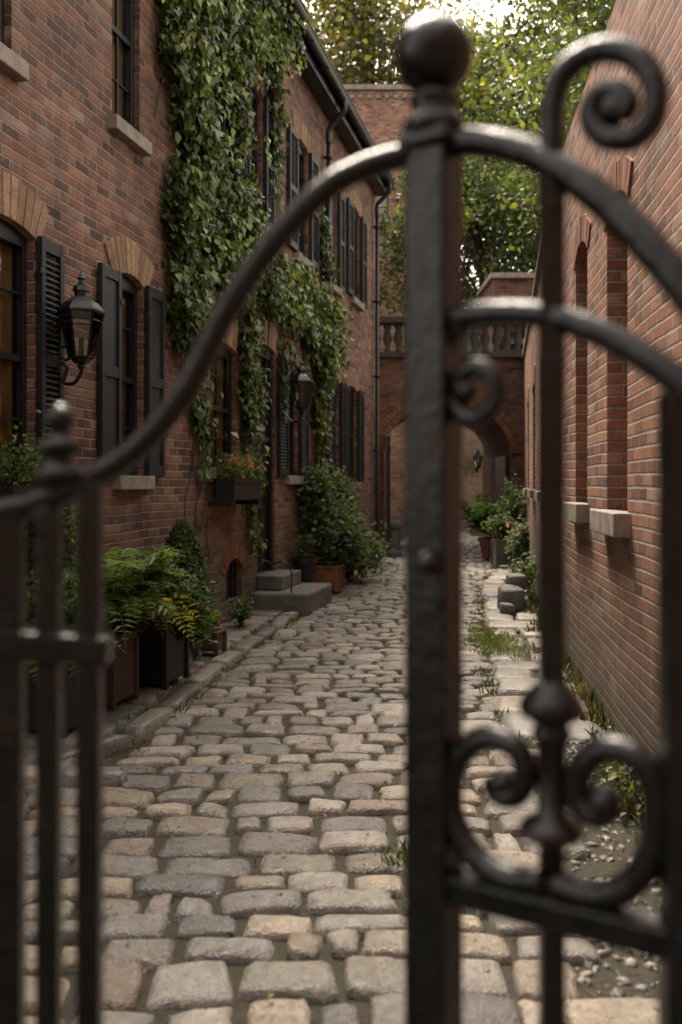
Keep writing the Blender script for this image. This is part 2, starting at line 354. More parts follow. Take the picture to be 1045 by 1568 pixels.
def roof(h,a,b,E):
    h.slate.add([(a,-.28,E+.02),(b,-.28,E+.02),(b,3,E+2.2),(a,3,E+2.2),(a,6.2,E-.1),(b,6.2,E-.1),(a,-.28,E-.04),(b,-.28,E-.04)],[(0,1,2,3),(3,2,5,4),(0,6,7,1),(6,4,5,7),(0,3,4,6),(1,7,5,2)])
    h.fr.box(a,b,-.24,-.21,E-.28,E-.042); h.fr.box(a,b,-.209,-.002,E-.28,E-.25)
    g=MB(); n=8
    for i in range(n):
        t0=math.pi*i/n;t1=math.pi*(i+1)/n
        g.quad((a,-.32-.075*math.cos(t0),E-.06-.1*math.sin(t0)),(b,-.32-.075*math.cos(t0),E-.06-.1*math.sin(t0)),(b,-.32-.075*math.cos(t1),E-.06-.1*math.sin(t1)),(a,-.32-.075*math.cos(t1),E-.06-.1*math.sin(t1)))
    g.tube([(a,-.397,E-.055),(b,-.397,E-.055)],.013,8)
    x=a+.3
    while x<b:
        g.box(x-.015,x+.015,-.41,-.2,E-.185,E-.165); x+=.8
    g.obj('gutter',mPaint,h.e,smooth=False)
roof(h1,1.0,s_split,E); roof(h2,s_split+.01,18.7*kL,E-.1)
def downpipe(h,s,E,z0=.1):
    g=MB(); g.tube(catmull([(s,-.33,E-.12),(s,-.33,E-.3),(s,-.1,E-.55),(s,-.09,E-.8)],6),.045,10); g.tube([(s,-.09,E-.78),(s,-.09,z0+.15),(s,-.2,z0)],.042,10)
    z=E-1
    while z>.4: g.tube([(s,-.09,z-.03),(s,-.09,z+.03)],.054,10); g.box(s-.02,s+.02,-.09,-.0,z-.015,z+.015); z-=1.5
    g.obj('downpipe',mPaint,h.e,smooth=True)
downpipe(h2,s_split+2.4,E-.1); downpipe(h2,18.4*kL,E-.1)
ch=MB(); ch.box(11.6,12.3,1.4,2.1,E+.6,E+3.4); ch.obj('chimney_walls',mBL,h1.e); ch=MB(); ch.box(11.54,12.36,1.34,2.16,E+3.4,E+3.55); ch.obj('chimney_cap',mSill,h1.e)
ch=MB(); ch.tube([(13.6,1.0,E+.4),(13.6,1.0,E+4.2)],.05,10); ch.obj('vent_pipe',mSill,h2.e)
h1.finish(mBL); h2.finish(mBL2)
# ---------------------------------------------------------------- right walls
FR=frame(1.108,0,-.11,-1); kR=math.hypot(.11,1)
hr=House('unseen_brick_building',FR)
def rs(Y): return -Y*kR
def niche(h,Ya,Yb,z0,z1):
    a,b=rs(Yb),rs(Ya); h.ops.append((a,b,z0,z1))
    h.ring_arch(a,b,z1,rise=.09,th=.2,cols=(.36,.16,.10),y1=.2)
    h.si.box(a-.1,b+.1,-.10,.05,z0-.14,z0+.004)
    h.fr.box(a,a+.06,.16,.2,z0,z1);h.fr.box(b-.06,b,.16,.2,z0,z1);h.fr.box(a+.06,b-.06,.162,.198,z1-.16,z1);h.fr.box(a+.06,b-.06,.162,.198,z0,z0+.07)
    h.fr.box(a+.06,b-.06,.165,.195,(z0+z1)/2-.03,(z0+z1)/2+.03)
    h.gl.quad((a,.185,z0),(b,.185,z0),(b,.185,z1),(a,.185,z1)); h.dk.box(a-.1,b+.1,.222,.9,z0-.1,z1+.1)
niche(hr,5.45,6.12,1.42,3.42); niche(hr,6.95,7.55,1.44,3.5); niche(hr,2.6,3.3,1.42,3.42)
wall_box(hr.wall,rs(8.75),rs(-1),-.2,4.66,4.0,hr.ops,rev=.22)
hr.si.box(rs(8.75)+.01,rs(-1.0),.01,.35,4.662,4.70)
hr.finish(mBR)
FR2=frame(.503,0,-.175,-1); kR2=math.hypot(.175,1)
hq=House('unseen_brick_building',FR2)
def rs2(Y): return -Y*kR2
for Ya,Yb,z0,z1 in ((10.6,11.4,1.5,3.1),(13.4,14.3,1.5,3.1),(16.4,17.3,1.5,3.1)):
    hq.window(rs2(Yb),rs2(Ya),z0,z1,shut='')
wall_box(hq.wall,rs2(20.0),rs2(8.85),-.2,4.3,3.0,hq.ops)
hq.si.box(rs2(20.0),rs2(8.86),-.05,.3,4.302,4.38)
hq.finish(mBR)
# ---------------------------------------------------------------- arch gatehouse
ar=House('brick_archway',Matrix.Translation((0,20.05,0)))
xa,xb,zs,ap,top=.95,3.72,2.25,1.1,4.35; X0,X1=.2,4.9; D=3.6
def az(x):
    t=(x-(xa+xb)/2)/((xb-xa)/2); return zs+ap*math.sqrt(max(0,1-t*t))
n=28; xs=[(xa+xb)/2-(xb-xa)/2*math.cos(math.pi*i/n) for i in range(n+1)]
w=ar.wall
for y in (0,D):
    w.quad((X0,y,-.2),(xa,y,-.2),(xa,y,top),(X0,y,top)); w.quad((xb,y,-.2),(X1,y,-.2),(X1,y,top),(xb,y,top))
    for i in range(n): w.quad((xs[i],y,az(xs[i])),(xs[i+1],y,az(xs[i+1])),(xs[i+1],y,top),(xs[i],y,top))
for i in range(n): w.quad((xs[i],0,az(xs[i])),(xs[i+1],0,az(xs[i+1])),(xs[i+1],D,az(xs[i+1])),(xs[i],D,az(xs[i])))
for x in (X0,xa,xb,X1): w.quad((x,0,-.2),(x,D,-.2),(x,D,zs if x in (xa,xb) else top),(x,0,zs if x in (xa,xb) else top))
w.quad((X0,0,top),(X1,0,top),(X1,D,top),(X0,D,top))
m=46
for ringi,(k0,k1) in enumerate(((0,.13),(.14,.27))):
    for i in range(m):
        t0=math.pi*(i+.06)/m; t1=math.pi*(i+.94)/m; q=[]
        for kk,t in ((k0,t0),(k0,t1),(k1,t1),(k1,t0)):
            q.append(((xa+xb)/2-((xb-xa)/2+kk)*math.cos(t), zs+(ap+kk)*math.sin(t)))
        g=random.uniform(.6,1.2); ar.ring.cur=(.25*g,.12*g,.075*g); y=-.03-random.uniform(0,.01)
        ar.ring.add([(p[0],y,p[1]) for p in q]+[(p[0],.05,p[1]) for p in q],[(0,1,2,3),(7,6,5,4),(0,4,5,1),(1,5,6,2),(2,6,7,3),(3,7,4,0)])
ar.si.box(X0-.05,X1,-.10,.3,top+.002,top+.12); ar.si.box(X0-.05,X1,-.10,.3,top+.76,top+.9)
x=X0+.1; pm=MB()
while x<X1-.1:
    pm.lathe([(.09,0),(.09,.05),(.05,.1),(.105,.3),(.06,.5),(.09,.58),(.09,.64)],x,.1,12,top+.12); x+=.24
for x in (X0+.0,2.3,X1-.3): ar.si.box(x,x+.2,-.06,.26,top+.122,top+.758)
mOld=plain('old_stone_dark',(.055,.048,.04),rough=.9,scale=6)
pm.obj('balusters',mOld,ar.e,smooth=True)
ar.si.obj('parapet',mOld,ar.e,bevel=.01); ar.si=MB()
ar.fr.box(xa+.01,xa+.09,-.75,-.04,0.05,2.6)
for z in (.5,1.4,2.3): ar.fr.box(xa+.09,xa+.105,-.72,-.06,z-.05,z+.05)
ar.fr.box(xb-.10,xb-.02,.1,1.4,0.05,2.2)
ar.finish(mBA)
pb=House('unseen_brick_building',Matrix.Translation((0,21.0,0)))
pb.window(4.0-.2,4.0+.5,4.9,5.7,shut='',sill=True,arch=False)
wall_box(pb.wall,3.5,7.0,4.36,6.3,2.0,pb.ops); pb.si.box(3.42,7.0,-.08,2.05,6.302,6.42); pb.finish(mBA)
bb=House('unseen_brick_building',Matrix.Translation((0,27.0,0)))
bb.window(-.9,-.2,1.2,3.0,shut='LR',sw=.3); bb.window(.6,1.4,9.4,11.0,shut='')
wall_box(bb.wall,-4,2.25,-.2,13.2,6.0,bb.ops); bb.si.box(-4.1,2.33,-.08,6.1,13.202,13.35)
for i in range(24): bb.si.box(-3.9+i*.26,-3.78+i*.26,-.06,-.002,12.95,13.07)
bb.finish(mBR)
bc=House('brick_house',Matrix.Translation((0,30.0,0)))
bc.window(5.0,5.5,1.0,2.9,shut='LR',sw=.28,curt=False); wall_box(bc.wall,3.9,12,-.2,5.6,6.0,bc.ops); roof(bc,3.9,12,5.6); bc.finish(mBB)
bo=House('unseen_brick_building',frame(16,-8.5,-1,0))  # house opposite, behind camera and unseen; added to darken the gate's front fill
for i in range(8):
    for z0 in (1.4,5.2,8.8): bo.window(2+i*3.6,3.1+i*3.6,z0,z0+2.0,shut='',curt=False)
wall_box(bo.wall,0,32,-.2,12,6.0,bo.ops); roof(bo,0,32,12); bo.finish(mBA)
# ---------------------------------------------------------------- ground
m,nt,out=newmat('soil_ground')
oc=N(nt,'ShaderNodeTexCoord').outputs['Object']
n1=noise(nt,oc,2.2,5); n2=noise(nt,oc,45,5,.7); n3=noise(nt,oc,160,3)
cc=ramp(nt,n2,[(.3,(.016,.013,.009)),(.7,(.07,.055,.038))]); cc=mixc(nt,ramp(nt,n1,[(.45,0.),(.65,.6)]),cc,(.04,.05,.018,1))
b=N(nt,'ShaderNodeBump',{'Strength':1.,'Distance':.02,'Height':M(nt,'ADD',n2,M(nt,'MULTIPLY',n3,.5))}).outputs[0]
s_=N(nt,'ShaderNodeBsdfPrincipled',{'Base Color':cc,'Roughness':.85,'Normal':b}); nt.links.new(s_.outputs[0],out.inputs[0]); mSoil=m
g=MB(); g.box(-200,200,-200,300,-.3,0); g.obj('ground',mSoil)
def Xl(Y): return float(np.interp(Y,[0,4.75,4.9,7.7,10.2,17.5,20,30],[-2.6,-2.3,-1.27,-.96,-.58,.62,.98,2.4]))
def Xr(Y): return float(np.interp(Y,[0,3,6,9,14,20,24,30],[.75,.75,.98,1.38,2.1,3.6,3.7,3.8]))
def Wl(Y): return -3.665+.234*Y
def Wr(Y): return 1.108+.11*Y if Y<8.75 else .503+.175*Y
gu=np.array([-1,-.92,-.72,-.25,.25,.72,.92,1.]); G=8
U,Vv=np.meshgrid(gu,gu); Uf,Vf=U.ravel(),Vv.ravel(); GG=G*G
gi=np.arange(GG).reshape(G,G); Fq=np.stack([gi[:-1,:-1],gi[:-1,1:],gi[1:,1:],gi[1:,:-1]],-1).reshape(-1,4)
def stones(name,L,mat,dome=.018,edge=.05,skew=1.,cj=.012,rnd=(.03,.12)):
    Vs=[];Fs=[];Cs=[]
    for k,(cx,cy,lx,ly,rot,z,col) in enumerate(L):
        cr=1-R.uniform(*rnd)*(abs(Uf)**3*abs(Vf)**3)
        x=Uf*cr*lx/2; y=Vf*cr*ly/2
        cjx=R.normal(size=4)*cj*skew; cjy=R.normal(size=4)*cj*skew
        wq=[(1-Uf)*(1-Vf)/4,(1+Uf)*(1-Vf)/4,(1+Uf)*(1+Vf)/4,(1-Uf)*(1+Vf)/4]
        x=x+sum(a*b for a,b in zip(cjx,wq)); y=y+sum(a*b for a,b in zip(cjy,wq))
        x=x+R.normal(size=GG)*.004*skew; y=y+R.normal(size=GG)*.004*skew
        mm=np.maximum(abs(Uf),abs(Vf))
        zz=z-dome*(Uf**2+Vf**2)*.5-edge*np.where(mm>.97,1,0)-dome*.8*np.where((mm>.85)&(mm<.97),1,0)+R.normal(size=GG)*dome*.24*(mm<.97)+Uf*R.normal()*dome*.45+Vf*R.normal()*dome*.6
        c,s=math.cos(rot),math.sin(rot)
        Vs.append(np.stack([cx+x*c-y*s,cy+x*s+y*c,zz],1)); Fs.append(Fq+GG*k)
        e=np.where(mm>.97,.6,1.0)[:,None]*R.uniform(.85,1.12,(GG,1)); Cs.append(np.repeat(np.array([col]),GG,0)*e)
    np_obj(name,np.concatenate(Vs),np.concatenate(Fs),np.concatenate(Cs),mat,smooth=True)
def cobcol():
    b=random.choice([(.30,.268,.23),(.255,.235,.208),(.33,.295,.25),(.19,.18,.17),(.34,.285,.22),(.27,.245,.205),(.30,.245,.185)])
    k=random.uniform(.6,1.2); return tuple(v*k for v in b)
L=[]; Y=1.6
while Y<32:
    ly=random.uniform(.155,.235) if Y<6 else random.uniform(.14,.21); x=Xl(Y)+random.uniform(-.06,.03)
    xe=Xr(Y)+random.uniform(-.08,.1); ph=random.uniform(0,6)
    while x<xe:
        lx=random.uniform(.20,.39) if random.random()>.12 else random.uniform(.12,.18); cx=x+lx/2
        yy=Y+ly/2+.05*math.sin(cx*1.3+Y*.35)+.016*math.sin(cx*4+ph)
        if Xl(yy)-.12<cx-lx/2 or Y<4.75:
            L.append((cx,yy,lx-.018,ly-.010+random.uniform(-.024,.004),random.gauss(0,.035),.035+random.uniform(-.008,.010),cobcol()))
        x+=lx
    Y+=ly
stones('cobblestone_road',L,mCob,dome=.011,edge=.055,cj=.010)
def flagcol():
    k=random.uniform(.65,1.2); b=random.choice([(.24,.215,.18),(.27,.23,.185),(.19,.178,.16)]); return tuple(v*k for v in b)
L=[];Y=4.85
while Y<19.5:
    ly=random.uniform(.34,.6); a=Wl(Y+ly/2)+.02; e=Xl(Y+ly/2)-.2; x=a
    while x<e-.08:
        lx=min(random.uniform(.3,.55),e-x); 
        if e-x-lx<.15: lx=e-x
        L.append((x+lx/2,Y+ly/2,lx-.025,ly-.025,random.gauss(0,.02)-.1,.085+random.uniform(-.014,.01),flagcol())); x+=lx
    Y+=ly
stones('pavement',L,mFlag,dome=.008,edge=.09)
L=[];Y=4.85
while Y<19.6:
    ly=random.uniform(.4,.8); x0,x1=Xl(Y),Xl(Y+ly); rot=-math.atan2(x1-x0,ly)
    L.append(((x0+x1)/2-.09+random.gauss(0,.008),Y+ly/2,.17,ly-.02,rot+random.gauss(0,.012),.092+random.uniform(-.012,.01),flagcol())); Y+=ly
x=-2.45
while x<-1.4:
    lx=.45; L.append((x+lx/2,4.8,lx-.02,.16,.03,.10,flagcol())); x+=lx
stones('kerb',L,mFlag,dome=.010,edge=.12)
L=[];Y=5.6
while Y<20:
    ly=random.uniform(.36,.66); a=Xr(Y+ly/2)+.04; e=Wr(Y+ly/2)-.05; x=a
    while x<e-.1:
        lx=min(random.uniform(.35,.65),e-x)
        if e-x-lx<.18: lx=e-x
        L.append((x+lx/2,Y+ly/2,lx-.035,ly-.035,random.gauss(0,.03)-.12,.055+random.uniform(-.018,.018),tuple(v*1.15 for v in flagcol()))); x+=lx
    Y+=ly
stones('pavement',L,mFlag,dome=.010,edge=.06)
L=[]
for i in range(1600):
    Y=random.uniform(1.9,6.2); X=random.uniform(Xr(Y)+.02,Wr(Y)-.02); k=random.choice([.012,.015,.02,.02,.03,.04])
    L.append((X,Y,k*random.uniform(.8,1.6),k,random.uniform(0,3),k*.35,tuple(v*.65 for v in cobcol())))
stones('gravel',L,mFlag,dome=.008,edge=.02,skew=.3)
# ---------------------------------------------------------------- steps
e=empty('stone_steps',FL); a=MB(); a.box(da-.30,db+.22,-.72,-.004,.0,.29); a.obj('lower_step',mStep,e,bevel=.03); a=MB(); a.box(da-.05,db+.08,-.34,-.003,.292,.47); a.obj('upper_step',mStep,e,bevel=.02)
e=empty('iron_handrail',FL); a=MB(); a.tube(catmull([(da-.22,-.5,.29),(da-.22,-.5,.55),(da-.22,-.4,.66),(da-.22,-.25,.64),(da-.22,-.04,.72)],6),.009,8); a.obj('rail',mIron,e,smooth=True)
# ---------------------------------------------------------------- lanterns
def lantern(s,z,out,sc_=1.0,fr=FL):
    e=empty('wall_lantern',fr); f=MB(); gls=MB(); y=-out; k=sc_
    n=6
    f.lathe([(.05*k,-.03*k),(.075*k,0),(.095*k,.012*k),(.095*k,.02*k)],s,y,n,z)
    f.lathe([(.165*k,.33*k),(.17*k,.345*k),(.165*k,.36*k),(.12*k,.41*k),(.065*k,.455*k),(.05*k,.46*k),(.05*k,.49*k),(.065*k,.495*k),(.055*k,.53*k),(.02*k,.555*k),(.018*k,.575*k),(.03*k,.59*k),(.01*k,.62*k),(.004*k,.64*k)],s,y,n,z)
    pts=[]
    for j in range(n):
        t=2*math.pi*j/n; p0=(s+.09*k*math.cos(t),y+.09*k*math.sin(t),z+.02*k); p1=(s+.155*k*math.cos(t),y+.155*k*math.sin(t),z+.335*k); f.tube([p0,p1],.009*k,6); pts.append((p0,p1))
    for j in range(n):
        a0,a1=pts[j];b0,b1=pts[(j+1)%n]; gls.quad(a0,b0,b1,a1); 
        m0=Vector(a0).lerp(Vector(a1),.82); m1=Vector(b0).lerp(Vector(b1),.82); f.tube([m0,m1],.006*k,6)
    f.tube([(s,y,z+.02),(s,y,z+.16*k)],.018*k,8)
    f.tube(catmull([(s,y,z-.02*k),(s,y,z-.09*k),(s,y+.06*k,z-.17*k),(s,y+.14*k,z-.16*k),(s,-.10,z-.06*k),(s,-.06,z-.02*k),(s,-.02,z-.03*k)],8),.014*k,8)
    f.tube(catmull([(s,-.03,z+.08*k),(s,-.1,z+.1*k),(s,-.13,z+.03*k),(s,-.09,z-.0*k),(s,-.06,z+.03*k)],8),.010*k,8)
    f.box(s-.035*k,s+.035*k,-.028,-.002,z-.14*k,z+.16*k); f.ball((s,y,z-.05*k),.028*k,12)
    f.obj('frame',mIron,e); gls.obj('panes',mGlass,e)
lantern(sx(84),2.50,.215,1.0)
lantern(sx(424)-.0,2.58,.34,1.0)
lantern(4.45,2.1,.3,1.0,fr=Matrix.Translation((0,30.0,0)))
# ---------------------------------------------------------------- ivy
def in_poly(pts,poly):
    x,y=pts[:,0],pts[:,1]; c=np.zeros(len(x),bool); j=len(poly)-1
    for i in range(len(poly)):
        xi,yi=poly[i];xj,yj=poly[j]
        c^=((yi>y)!=(yj>y))&(x<(xj-xi)*(y-yi)/((yj-yi)+1e-9)+xi); j=i
    return c
polys=[
 ([(228,-60),(315,-60),(306,100),(312,250),(378,325),(382,400),(335,450),(302,480),(276,530),(258,510),(246,400),(248,300),(256,200),(250,100),(232,60)],1.15,.16),
 ([(322,-60),(436,-60),(426,90),(410,150),(394,100),(372,80),(358,170),(360,290),(338,268),(328,100)],1.0,.14),
 ([(358,450),(382,470),(390,600),(388,700),(386,840),(378,835),(372,700),(366,600),(360,520)],.6,.08),
 ([(372,400),(420,395),(456,425),(502,468),(510,555),(492,580),(466,530),(434,495),(395,470)],1.,.18),
 ([(476,530),(500,560),(492,640),(492,725),(480,725),(474,620)],.7,.08),
 ([(285,600),(315,590),(314,680),(300,665)],.5,.06),
 ([(418,520),(434,520),(430,600),(424,580)],.5,.08),
 ([(486,330),(496,345),(495,430),(487,410)],.7,.08),
 ([(408,140),(422,150),(420,235),(410,225)],.6,.08)]
Pl=[];Cl=[];vines=MB()
for poly,dens,th in polys:
    pw=[(sx(x),wz(x,y)) for x,y in poly]; pa=np.array(pw); lo,hi=pa.min(0),pa.max(0)
    area=(hi-lo).prod(); nc=int(area*75*dens); C0=R.random((nc*2,2))*(hi-lo)+lo; C0=C0[in_poly(C0,pw)]
    keep=(np.sin(C0[:,0]*7+np.sin(C0[:,1]*5)*1.5)+np.sin(C0[:,1]*6.3+C0[:,0]*2))>-1.2; C0=C0[keep]
    for c in C0:
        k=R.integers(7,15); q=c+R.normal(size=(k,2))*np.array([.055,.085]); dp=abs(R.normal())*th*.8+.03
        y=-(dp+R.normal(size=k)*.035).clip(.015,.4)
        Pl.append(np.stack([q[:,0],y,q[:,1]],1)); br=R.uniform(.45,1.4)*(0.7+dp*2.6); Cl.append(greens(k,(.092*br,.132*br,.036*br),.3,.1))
    for i in range(int(6*dens)+2):
        c=C0[R.integers(len(C0))]; pts=[(c[0],-.02,c[1])]; 
        for j in range(6): pts.append((pts[-1][0]+random.gauss(0,.08),-.02,pts[-1][2]-random.uniform(.15,.3)))
        vines.tube(catmull(pts,3),.006,5)
        q=[]; x_,z_=c[0],c[1]
        for j in range(26): z_-=.03; x_+=random.gauss(0,.012); q.append((x_+random.gauss(0,.02),-.05-random.random()*.05,z_))
        if i%2==0: Pl.append(np.array(q)); Cl.append(greens(26,(.085,.135,.04),.3,.1))
Pl=np.concatenate(Pl);Cl=np.concatenate(Cl)
iv=empty('ivy',FL)
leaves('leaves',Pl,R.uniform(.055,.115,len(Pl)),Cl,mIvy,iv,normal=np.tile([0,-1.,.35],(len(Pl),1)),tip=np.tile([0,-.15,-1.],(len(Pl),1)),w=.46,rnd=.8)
vines.obj('stems',mBark,iv,smooth=True)
# ---------------------------------------------------------------- plants
def shrub(name,c,rad,n,size=.06,base=(.07,.115,.035),yel=.08,clumps=14,parent=None,mat=None,flowers=None):
    e=parent or empty(name); st=MB(); PP=[];CC=[]
    for i in range(clumps):
        d=unit(R.normal(size=(1,3)))[0]*R.uniform(.3,1.0); cc=np.array(c)+d*np.array(rad)*.8
        k=n//clumps; q=cc+R.normal(size=(k,3))*np.array(rad)*.26; PP.append(q); br=R.uniform(.5,1.45); CC.append(greens(k,tuple(v*br for v in base),.25,yel))
        st.tube(catmull([(c[0],c[1],c[2]-rad[2]*1.0),((c[0]+cc[0])/2,(c[1]+cc[1])/2,(c[2]+cc[2])/2-rad[2]*.2),tuple(cc)],3),.005,5)
    PP=np.concatenate(PP);CC=np.concatenate(CC); PP[:,2]=np.maximum(PP[:,2],.04)
    leaves('foliage',PP,R.uniform(size*.6,size*1.3,len(PP)),CC,mat or mLeaf,e,normal=np.tile([0,-.2,.8],(len(PP),1)),w=.34)
    st.obj('stems',mBark,e)
    if flowers:
        col,nf=flowers; q=np.array(c)+R.normal(size=(nf,3))*np.array(rad)*.5+np.array([0,0,rad[2]*.35])
        q=np.repeat(q,7,0)+R.normal(size=(nf*7,3))*.014
        leaves('flowers',q,R.uniform(.02,.035,len(q)),np.array(col)*(R.uniform(.6,1.3,(len(q),1))),mLeaf,e,w=.5)
    return e
def fern(name,c,length,nf=26,base=(.07,.12,.03),parent=None,up=.9):
    e=parent or empty(name); PP=[];TT=[];NN=[];SZ=[]; st=MB()
    for i in range(nf):
        a=R.uniform(0,2*math.pi); l=length*R.uniform(.65,1.1); u=R.uniform(.5,1.)*up; hd=np.array([math.cos(a),math.sin(a),0]); side=np.array([-hd[1],hd[0],0]); pts=[]
        for j in range(19):
            t=j/18; p=np.array(c)+hd*l*(t*.85)+np.array([0,0,l*(u*t*1.15-.85*t*t*(1.1))]); pts.append(p)
            if j>1:
                for sg in (-1,1):
                    PP.append(p); TT.append(side*sg+hd*.45+np.array([0,0,-.15])); NN.append([0,0,1]); SZ.append(l*.26*math.sin(math.pi*min(1,(t*.9+.12)))*.9+.01)
        st.tube([tuple(p) for p in pts[::3]],.003,4)
    n=len(PP); leaves('fronds',np.array(PP),np.array(SZ),greens(n,base,.15,.0),mLeaf,e,normal=np.array(NN,float),tip=np.array(TT)*2,w=.16,rnd=.35); st.obj('stalks',mBark,e)
    return e
def pot(e,x,y,r,h,mat,z0=.05):
    p=MB(); p.lathe([(r*.7,0),(r*.98,h*.82),(r*1.1,h*.83),(r*1.1,h),(r*.95,h),(r*.93,h*.9)],x,y,26,z0); p.obj('pot',mat,e,smooth=False,bevel=.003)
    p=MB(); p.lathe([(r*.9,h*.86),(r*.9,h*.93)],x,y,20,z0); p.obj('soil',mSoilP,e)
def boxpl(e,x,y,w,d,h,mat,z0=.08,rot=-.23,feet=True):
    M4=Matrix.Translation((x,y,z0))@Matrix.Rotation(rot,4,'Z'); p=MB()
    p.box(-w/2,w/2,-d/2,d/2,.03,h*.93,M4)
    p.box(-w/2-.015,w/2+.015,-d/2-.015,-d/2+.02,h*.9,h,M4);p.box(-w/2-.015,w/2+.015,d/2-.02,d/2+.015,h*.9,h,M4);p.box(-w/2-.015,-w/2+.02,-d/2+.021,d/2-.021,h*.9,h-.001,M4);p.box(w/2-.02,w/2+.015,-d/2+.021,d/2-.021,h*.9,h-.001,M4)
    for a in (-1,1):
        for b in (-1,1): p.box(a*w/2-.02,a*w/2+.02,b*d/2-.02,b*d/2+.02,0,h*.9,M4)
    p.box(-.015,.015,-d/2-.008,-d/2,.05,h*.9,M4)
    p.obj('box',mat,e,bevel=.004); p=MB(); p.box(-w/2+.02,w/2-.02,-d/2+.02,d/2-.02,h*.931,h*.955,M4); p.obj('soil',mSoilP,e)
e=empty('box_planter'); boxpl(e,-1.45,7.0,.40,.40,.50,mBoxP); fern('',(-1.42,6.88,.64),.55,42,(.28,.27,.045),e); shrub('',(-1.22,7.0,.66),(.26,.2,.26),1800,.055,(.08,.14,.04),parent=e); shrub('',(-1.6,7.1,.75),(.2,.2,.2),900,.055,(.10,.16,.04),parent=e)
e=empty('box_planter'); boxpl(e,-1.66,6.35,.34,.34,.48,mWood); fern('',(-1.60,6.3,.68),.72,54,(.12,.19,.06),e,up=1.4)
shrub('shrub',(-1.98,6.3,.98),(.26,.3,.54),3800,.055,(.06,.11,.035),clumps=20)
shrub('shrub',(-1.55,7.6,.62),(.2,.25,.32),1900,.055,(.075,.14,.045))
e=empty('box_planter'); boxpl(e,-1.78,5.65,.34,.34,.42,mBoxP); fern('',(-1.78,5.65,.5),.5,30,(.09,.15,.045),e); shrub('',(-1.8,5.7,.75),(.22,.22,.3),1500,.05,(.07,.12,.04),parent=e)
e=empty('topiary_shrub'); pot(e,-1.45,8.35,.17,.3,mBoxP,.08); n=6500
hh=R.random(n)**.8; aa=R.uniform(0,2*math.pi,n); rr=.29*np.sqrt((1-hh)).clip(0,1)*R.uniform(.75,1.05,n)*(1+.12*np.sin(aa*5+hh*11))
q=np.stack([-1.45+rr*np.cos(aa),8.35+rr*np.sin(aa),.36+hh*.88],1); outn=np.stack([np.cos(aa),np.sin(aa),np.full(n,.5)],1)
leaves('foliage',q,R.uniform(.025,.045,n),greens(n,(.055,.095,.028),.4,.05),mLeaf,e,normal=outn,w=.36)
tm=MB(); tm.tube([(-1.45,8.35,.3),(-1.45,8.35,1.1)],.02,8); tm.obj('stem',mBark,e)
e=empty('flower_pot'); boxpl(e,-1.17,8.15,.2,.2,.2,mWood,.09); shrub('',(-1.17,8.15,.36),(.08,.08,.08),160,.04,(.06,.1,.03),parent=e,flowers=((.5,.05,.04),5)); pot(e,-1.3,8.5,.1,.22,mBoxP,.2)
shrub('shrub',(-1.3,7.65,.42),(.2,.22,.26),1500,.055,(.07,.13,.045))
shrub('shrub',(-1.05,9.6,.25),(.12,.25,.15),600,.05,(.08,.12,.04))
wb=empty('window_box',FL); s0,s1=sx(318),sx(362); b_=MB(); b_.box(s0,s1,-.30,-.09,1.42,1.64); b_.box(s0-.015,s1+.015,-.315,-.30,1.6,1.65); b_.box(s0,s0+.04,-.28,-.01,1.36,1.42); b_.box(s1-.04,s1,-.28,-.01,1.36,1.42); b_.obj('box',mBoxP,wb,bevel=.004)
n=1100; q=np.stack([R.uniform(s0,s1,n),R.uniform(-.36,-.08,n),1.66+abs(R.normal(size=n))*.11],1); leaves('leaves',q,R.uniform(.03,.06,n),greens(n,(.10,.14,.05),.35,.1),mLeaf,wb,w=.4)
q=np.stack([R.uniform(s0,s1,26),R.uniform(-.38,-.14,26),1.76+R.random(26)*.14],1); q=np.repeat(q,8,0)+R.normal(size=(208,3))*.015; leaves('flowers',q,.032,np.tile([.55,.20,.15],(208,1))*R.uniform(.6,1.3,(208,1)),mLeaf,wb,w=.5)
wb=empty('window_box',FL); s0,s1=sx(-40),sx(52); b_=MB(); b_.box(s0,s1,-.28,-.09,1.38,1.58); b_.box(s0-.012,s1+.012,-.29,-.28,1.54,1.59); b_.obj('box',mBoxP,wb,bevel=.004)
n=1300; q=np.stack([R.uniform(s0,s1,n),R.uniform(-.34,-.08,n),1.6+abs(R.normal(size=n))*.12],1); leaves('leaves',q,R.uniform(.03,.055,n),greens(n,(.07,.11,.04),.35,.05),mLeaf,wb,w=.35)
e=empty('terracotta_planter'); boxpl(e,-.22,13.05,.42,.42,.36,mTerra); shrub('',(-.08,13.2,.85),(.45,.45,.42),4600,.075,(.11,.165,.08),parent=e,clumps=22)
shrub('shrub',(.30,14.6,.6),(.38,.5,.47),3200,.075,(.10,.15,.07),clumps=18)
shrub('shrub',(-.33,13.1,1.45),(.25,.4,.42),2600,.075,(.10,.14,.07),clumps=16)
shrub('shrub',(-.02,14.2,1.35),(.28,.5,.38),2400,.075,(.12,.165,.09),clumps=16)
e=empty('barrel_planter'); pot(e,-.5,12.55,.15,.5,mBoxP,.08); shrub('',(-.5,12.55,.75),(.12,.12,.15),400,.05,parent=e)
for x,y,r in ((.12,15.0,.13),(.28,15.9,.14),(.45,17.0,.15)):
    e=empty('flower_pot'); pot(e,x,y,r,.26,mTerra,.08); shrub('',(x,y,.5),(.16,.16,.16),500,.05,(.08,.13,.05),parent=e)
e=empty('potted_fern'); pot(e,3.08,18.8,.24,.42,mTerra,.06); fern('',(3.08,18.8,.5),1.05,50,(.07,.13,.04),e,up=1.5)
e=empty('stone_planter'); boxpl(e,3.0,17.0,.3,.3,.5,mStep,.06,rot=.1); shrub('',(3.0,17.0,.8),(.28,.25,.28),1200,.06,parent=e)
